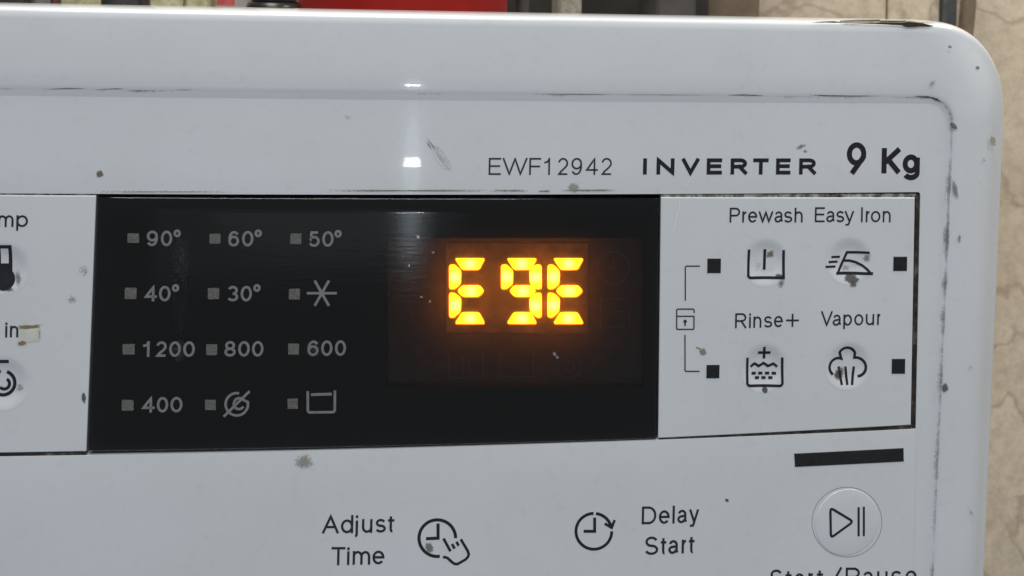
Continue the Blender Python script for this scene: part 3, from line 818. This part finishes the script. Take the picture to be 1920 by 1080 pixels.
for (x, y, rx, ry, rot, col, w, s) in [
    (187,326,6,6,20,BR,.045,1), (1502,275,9,4,-20,GY,.045,.45), (1510,284,4,3,0,GY,.045,.45), (652,220,7,5,30,GY,.045,.15),
    (1748,156,8,4,-40,GY,1.0,.35), (1781,88,3.2,2.4,20,BK,1.2,1.5), (1833,127,3.2,2.6,20,BK,-.2,1.5), (1862,265,5,9,-12,YL,-.1,1), (1845,301,4,5,0,GY,.6,.25),
    (1799,447,3,8,10,GY,1.0,.5), (1788,236,8,4,35,BK,1.0,1.3), (1791,355,4,15,-12,GY,1.2,1), (1772,727,5,7,0,BK,.9,1.4), (1820,690,6,6,0,GY,1.0,.15),
    (157,508,9,10,0,GY,-.05,.2), (135,562,9,8,0,GY,-.05,.25), (1318,660,6,6,0,YL,-.05,1.2), (1310,653,6,2,25,YL,-.05,.6),
    (1445,478,9,6,-30,BR,-.02,.5), (1422,500,5,9,20,GY,-.02,.1), (1465,531,6,8,30,GY,-.02,.4), (1462,517,9,3,0,BK,-.02,.5), (1626,484,7,9,20,GY,-.02,.4), (1597,523,12,8,10,(0.05,.045,.03),-.02,1.1),
    (1600,533,6,6,0,BR,-.02,.6), (1587,503,8,6,0,GY,-.02,.25), (1608,498,9,5,0,GY,-.02,.1), (1434,731,5,6,0,BK,-.02,1.2), (1574,703,8,9,30,BK,-.02,.75), (1578,695,7,6,0,GY,-.02,.4),
    (570,866,17,12,0,(.33,.31,.27),.045,.5), (1363,938,4,2.5,30,BK,.045,1.2), (1076,352,10,8,0,(.36,.35,.30),.045,.75), (805,1027,7,9,-30,GY,.045,.9),
    (33,523,6,14,-15,GY,-.02,.4), (12,543,14,4,0,BK,-.02,.5), (36,728,7,8,20,GY,-.02,.3), (1821,960,3,9,-30,GY,.9,.3), (157,746,4,9,0,BK,-.05,.8)]:
    stain(blob(x, y, rx, ry, rot), col, w, s)
# grime lines along the upper seam of the panels
for (x0, x1, y, s, col) in [(640,900,357.5,.55,(.20,.19,.14)), (925,985,357.5,.6,(.15,.14,.1)), (1010,1030,358.5,.7,(.1,.1,.07)), (1060,1145,357,.65,(.13,.12,.09)), (200,420,359.5,.35,(.25,.24,.2))]:
    n = 14
    P = [(lerp(x0, x1, i/n), y - random.uniform(.8, 2.2)) for i in range(n+1)] + [(lerp(x1, x0, i/n), y + random.uniform(.8, 2)) for i in range(n+1)]
    stain(P, col, 0.045, s)
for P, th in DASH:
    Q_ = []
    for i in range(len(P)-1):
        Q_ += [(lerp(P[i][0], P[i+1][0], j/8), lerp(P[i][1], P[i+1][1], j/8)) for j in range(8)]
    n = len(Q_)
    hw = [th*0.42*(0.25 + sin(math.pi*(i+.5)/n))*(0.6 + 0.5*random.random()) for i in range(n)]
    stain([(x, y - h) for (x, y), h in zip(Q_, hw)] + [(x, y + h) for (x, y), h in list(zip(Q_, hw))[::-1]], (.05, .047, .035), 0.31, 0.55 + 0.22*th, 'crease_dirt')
# yellowed cracks along the upper right edge
M['crack'] = simple('brown_crack', (0.035, 0.027, 0.013), 0.8, 1800, 0.6)
M['yellowed'] = simple('yellowed_plastic', (0.52, 0.46, 0.33), 0.6, 900, 0.25)
icon('yellowed_patch', [([(1545,42),(1600,39.5),(1660,38),(1705,39),(1735,43),(1720,46.5),(1690,43),(1640,43),(1590,43.5)], 0)], 0.42, M['yellowed'], WM)
icon('crack', [([(1520,43),(1540,40.5),(1562,39.7),(1580,41.2),(1566,43),(1548,42.3)], 0), ([(1588,44.6),(1640,42.8),(1690,42.3),(1705,41),(1730,43.5),(1752,49),(1742,50.5),(1725,50),(1715,50.8),(1700,51),(1690,47.5),(1640,44.9)], 0),
     ([(1575,39.5),(1610,38),(1650,37.6)], 1.6), ([(1650,41),(1672,40.2),(1698,39)], 1.4)], 0.46, M['crack'], WM, 'brown cracks along the yellowed top corner')

# peeled clear tape and white scratches
M['scratch'] = simple('white_scratch', (0.85, 0.86, 0.87), 0.5)
M['tape'] = simple('clear_tape', (0.74, 0.76, 0.76), 0.2, 2500, 0.25, coat=1.0, bump=0.5)
M['tape'].node_tree.nodes['Principled BSDF'].inputs['Alpha'].default_value = 0.5
V, Fc = [], []
L = [(800,262),(806,271),(813,283),(820,296),(827,307),(834,315)]; R_ = [(803,258),(816,268),(828,280),(838,293),(845,306),(849,315)]
for i, (a, c) in enumerate(zip(L, R_)):
    for p, hh in ((a, .05), (((a[0]+c[0])/2, (a[1]+c[1])/2), .13 + .05*(i % 2)), (c, .06)): V.append(tw(mm3(*p, hh)))
for i in range(len(L)-1):
    for j in range(2): Fc.append((i*3+j, i*3+j+1, i*3+j+4, i*3+j+3))
mesh_obj('tape_scrap', V, Fc, M['tape'], WM)['label'] = 'torn sliver of clear tape'
icon('tape_edge', [(L, 1.6), ([(834,315),(849,315.5)], 1.8)], 0.10, M['scratch'], WM)
stain([(801,264),(806,266),(812,274),(815,280),(808,278),(803,272)], (.17,.165,.15), .04, .9)
M['tape2'] = simple('old_sticker', (0.68, 0.69, 0.62), 0.5, 500, 0.10)
stk = [(36,613),(45,613.5),(52,611),(61,612),(74.5,610),(73,618),(75.5,625),(73.5,633),(75,640),(66,639),(56,642),(46,641),(34,646),(38,637),(35.5,630),(38,621)]
cxy = (55, 626)
V = [tw(mm3(x, y, -.04)) for x, y in stk] + [tw(mm3(*cxy, -.01))]
mesh_obj('sticker_scrap', V, [(i, (i+1) % 16, 16) for i in range(16)], M['tape2'], WM)['label'] = 'small yellowed sticker remnant'
stain([(36,611),(48,609.5),(60,610),(74,608.5),(73,614),(60,615.5),(46,617),(37,616)], (.22,.15,.05), -.005, 1.0)
stain([(34,641),(42,639),(48,641),(48,646),(40,648),(34,647)], (.25,.17,.06), -.005, .9)
stain([(72,614),(76,616),(76,636),(72,638)], (.42,.38,.26), -.005, .3)
for P, th, w in (([(1272,378),(1275,384),(1271,398),(1266,418),(1260,440)], 2.2, -.05), ([(1337,268),(1325,288)], 1.2, .045), ([(1300,330),(1291,341),(1285,352)], 1.6, .045)):
    icon('scratch', [(P, th)], w, M['scratch'], WM)
# flecks on the glass
for (x, y, rx, ry, rot, col) in [(784,444,2.4,3,-30,(.75,.6,.55)), (812,473,2.5,2,0,(.35,.3,.26)), (767,498,1.4,3.2,15,(.55,.42,.38)), (790,557,2.4,1.6,0,(.5,.42,.2)), (806,565,1.6,2.4,0,(.5,.4,.25)), (1040,664,2.4,4,-30,(.35,.33,.33)), (1045,670,2.2,2.2,0,(.4,.38,.38))]:
    stain(blob(x, y, rx, ry, rot), col, -.03, 1.2)
for (x, y, rx, ry, s) in [(340,485,13,38,.07), (335,655,14,18,.10), (588,655,15,16,.10), (338,560,12,60,-.02)]:
    stain(blob(x, y, rx, ry), (.16, .17, .19), -.03, s, 'smear')

# ------------------------------------------------------------------ things standing on the lid
LIDZ = Z0 + (top_v - 15.2)/1000
def lathe(name, x, y, prof, mat, parent=None, n=40):
    loops = [[Vector((x + r*cos(2*math.pi*i/n), y + r*sin(2*math.pi*i/n), z)) for i in range(n)] for r, z in prof]
    V, Fc = loft(loops, closed=True); Fc.append(tuple(range(n))); Fc.append(tuple(range(len(V)-n, len(V))))
    return mesh_obj(name, V, Fc, mat, parent, smooth=True, sharp=40)
def spot(px, back): return deep(px, 10, back)
M['red'] = simple('red_plastic', (0.22, 0.008, 0.005), 0.6, 60, 0.18)
M['red'].node_tree.nodes['Principled BSDF'].inputs['Specular IOR Level'].default_value = 0.15
a, c = spot(560, 200), spot(951, 200)
r = (c.x - a.x)/2; x = (a.x + c.x)/2
tin = empty('red_canister', (x, 0.2, LIDZ), 'round red plastic canister standing behind the top edge', 'canister')
lathe('body', x, 0.2, [(r*0.93, LIDZ), (r*0.985, LIDZ+.002), (r, LIDZ+.006), (r, LIDZ+.085), (r*.985, LIDZ+.088), (r*1.02, LIDZ+.089), (r*1.02, LIDZ+.094), (r*.9, LIDZ+.095)], M['red'], tin)
lathe('lid', x, 0.2, [(r*.8, LIDZ+.0955), (r*1.05, LIDZ+.0955), (r*1.05, LIDZ+.104), (r*.98, LIDZ+.108), (r*.2, LIDZ+.109)], M['red'], tin)

M['black'] = simple('black_plastic', (0.012, 0.011, 0.010), 0.35, 80, 0.4, coat=0.2)
M['dark'] = simple('dark_brown', (0.030, 0.025, 0.019), 0.7, 60, 0.45)
M['greyp'] = simple('grey_plastic', (0.26, 0.255, 0.24), 0.5, 90, 0.15)
M['maroon'] = simple('maroon_plastic', (0.10, 0.035, 0.03), 0.5, 90, 0.2)
M['stone'] = simple('grey_stone', (0.24, 0.225, 0.18), 0.8, 500, 0.35, bump=0.3)
M['cream'] = simple('cream_paper', (0.50, 0.47, 0.29), 0.7, 420, 0.30)
M['pale'] = simple('pale_bag', (0.45, 0.43, 0.40), 0.5, 60, 0.15)
M['redprint'] = simple('red_print', (0.42, 0.07, 0.07), 0.5, 300, 0.35)
M['charcoal'] = simple('charcoal_board', (0.045, 0.041, 0.036), 0.7, 60, 0.3)
M['umber'] = simple('umber_board', (0.165, 0.125, 0.082), 0.7, 70, 0.35)

def bottle(name, px0, px1, back, mat, label, cat, h=0.17, capmat=None):
    a, c = spot(px0, back), spot(px1, back); r = (c.x-a.x)/2; x = (a.x+c.x)/2; y = back/1000
    e = empty(name, (x, y, LIDZ), label, cat)
    lathe('body', x, y, [(r*.9, LIDZ), (r, LIDZ+.003), (r, LIDZ+h*.62), (r*.9, LIDZ+h*.70), (r*.5, LIDZ+h*.78), (r*.34, LIDZ+h*.84), (r*.34, LIDZ+h*.9)], mat, e, 28)
    lathe('cap', x, y, [(r*.4, LIDZ+h*.87), (r*.4, LIDZ+h*.985), (r*.34, LIDZ+h)], capmat or mat, e, 24)
    return e
def carton(name, px0, px1, back, depth, h, mat, label, cat, flap=True):
    a, c = spot(px0, back), spot(px1, back); y = back/1000
    e = empty(name, ((a.x+c.x)/2, y, LIDZ), label, cat)
    V, Fc = wbox(a.x, c.x, y, y+depth, LIDZ, LIDZ+h, 0.0012); mesh_obj('body', V, Fc, mat, e)
    if flap:
        V, Fc = wbox(a.x-.0008, c.x+.0008, y-.0008, y+depth+.0008, LIDZ+h+.0004, LIDZ+h+.010, 0.0012); mesh_obj('lid', V, Fc, mat, e)
    return e, a, c
carton('black_box', -60, 41, 150, .008, .12, M['dark'], 'black box at the far left behind the top edge', 'box')
bottle('grey_bottle', 41, 96, 170, M['greyp'], 'grey plastic bottle between the black box and the maroon tube', 'bottle', .15)
bottle('maroon_tube', 95, 114, 165, M['maroon'], 'narrow maroon tube beside the grey bottle', 'tube', .13)
e, a, c = carton('cream_carton', 110, 394, 215, .010, .15, M['cream'], 'speckled cream carton behind the black bottle', 'carton')
s0 = spot(345, 214.2)
mesh_obj('crease', *wbox(s0.x-.0003, s0.x+.0003, .2136, .2146, LIDZ+.002, LIDZ+.14, 0.0001), M['umber'], e)
bottle('black_bottle', 191, 281, 150, M['black'], 'black bottle in front of the cream carton', 'bottle', .19)
# pale bag with red print: a pillow shape
a, c = spot(396, 190), spot(470, 190)
e = empty('pale_bag', ((a.x+c.x)/2, .195, LIDZ), 'pale grey bag with red print left of the red canister', 'bag')
V, Fc = [], []
nu_, nv_ = 10, 14
for side in (0, 1):
    for j in range(nv_+1):
        for i in range(nu_+1):
            s, t = i/nu_, j/nv_
            bulge = .016*(max(0, sin(math.pi*s))**.5)*(max(0, sin(math.pi*(t*.93+.05)))**.4) + .002*noise.noise(Vector((s*4, t*5, side)))
            V.append((lerp(a.x, c.x, s), .2 + (-bulge if side == 0 else bulge), LIDZ + .13*t))
for side in (0, 1):
    o = side*(nu_+1)*(nv_+1)
    for j in range(nv_):
        for i in range(nu_):
            q = o + j*(nu_+1) + i; Fc.append((q, q+1, q+nu_+2, q+nu_+1))
mesh_obj('body', V, Fc, M['pale'], e, smooth=True)
p0, p1 = deep(403, -40, 178), deep(436, 11, 178)
V, Fc = [], []
for i in range(7):
    t = i/6; xx = lerp(p0.x, p1.x, t)
    for z in (p1.z, p0.z): V.append((xx, .1815 - .0015*sin(math.pi*t) , z))
for i in range(6): Fc.append((2*i, 2*i+2, 2*i+3, 2*i+1))
mesh_obj('printed_patch', V, Fc, M['redprint'], e)
# black coil of cable
a, c = spot(462, 140), spot(566, 140); x = (a.x+c.x)/2; R = (c.x-a.x)/2
e = empty('cable_coil', (x, .14, LIDZ), 'coiled black cable lying left of the red canister', 'cable')
zt = deep(510, -22, 140).z
for k in range(4):
    rt = (zt-LIDZ)/7.2; rr = R - rt - (0.001 if k % 2 else 0); zc = LIDZ + rt + k*rt*1.72
    loops = []
    for i in range(40):
        th = 2*math.pi*i/40
        loops.append([Vector((x + (rr + rt*cos(f))*cos(th), .14 + (rr + rt*cos(f))*sin(th), zc + rt*sin(f))) for f in [2*math.pi*q/10 for q in range(10)]])
    loops.append(loops[0]); V, Fc = loft(loops, closed=True)
    mesh_obj('loop', V, Fc, M['black'], e, smooth=True)
lathe('core', x, .14, [(R*.55, LIDZ), (R*.62, LIDZ+.002), (R*.62, zt-.004), (R*.5, zt-.002), (R*.1, zt-.001)], M['black'], e, 28)
carton('dark_panel', 900, 1330, 300, .02, .34, M['dark'], 'dark brown board behind the red canister and stone block', 'board', flap=False)
bottle('charcoal_bottle', 965, 992, 230, M['charcoal'], 'slim charcoal bottle between the red canister and the stone block', 'bottle', .16)
carton('stone_block', 1046, 1091, 240, .03, .14, M['stone'], 'upright grey stone block right of the red canister', 'block', flap=False)
carton('charcoal_box', 1232, 1306, 250, .05, .20, M['charcoal'], 'charcoal box at the right end of the dark board', 'box')
carton('umber_board', 1300, 1425, 318, .015, .30, M['umber'], 'dull brown board leaning flat against the beige tiles', 'board', flap=False)
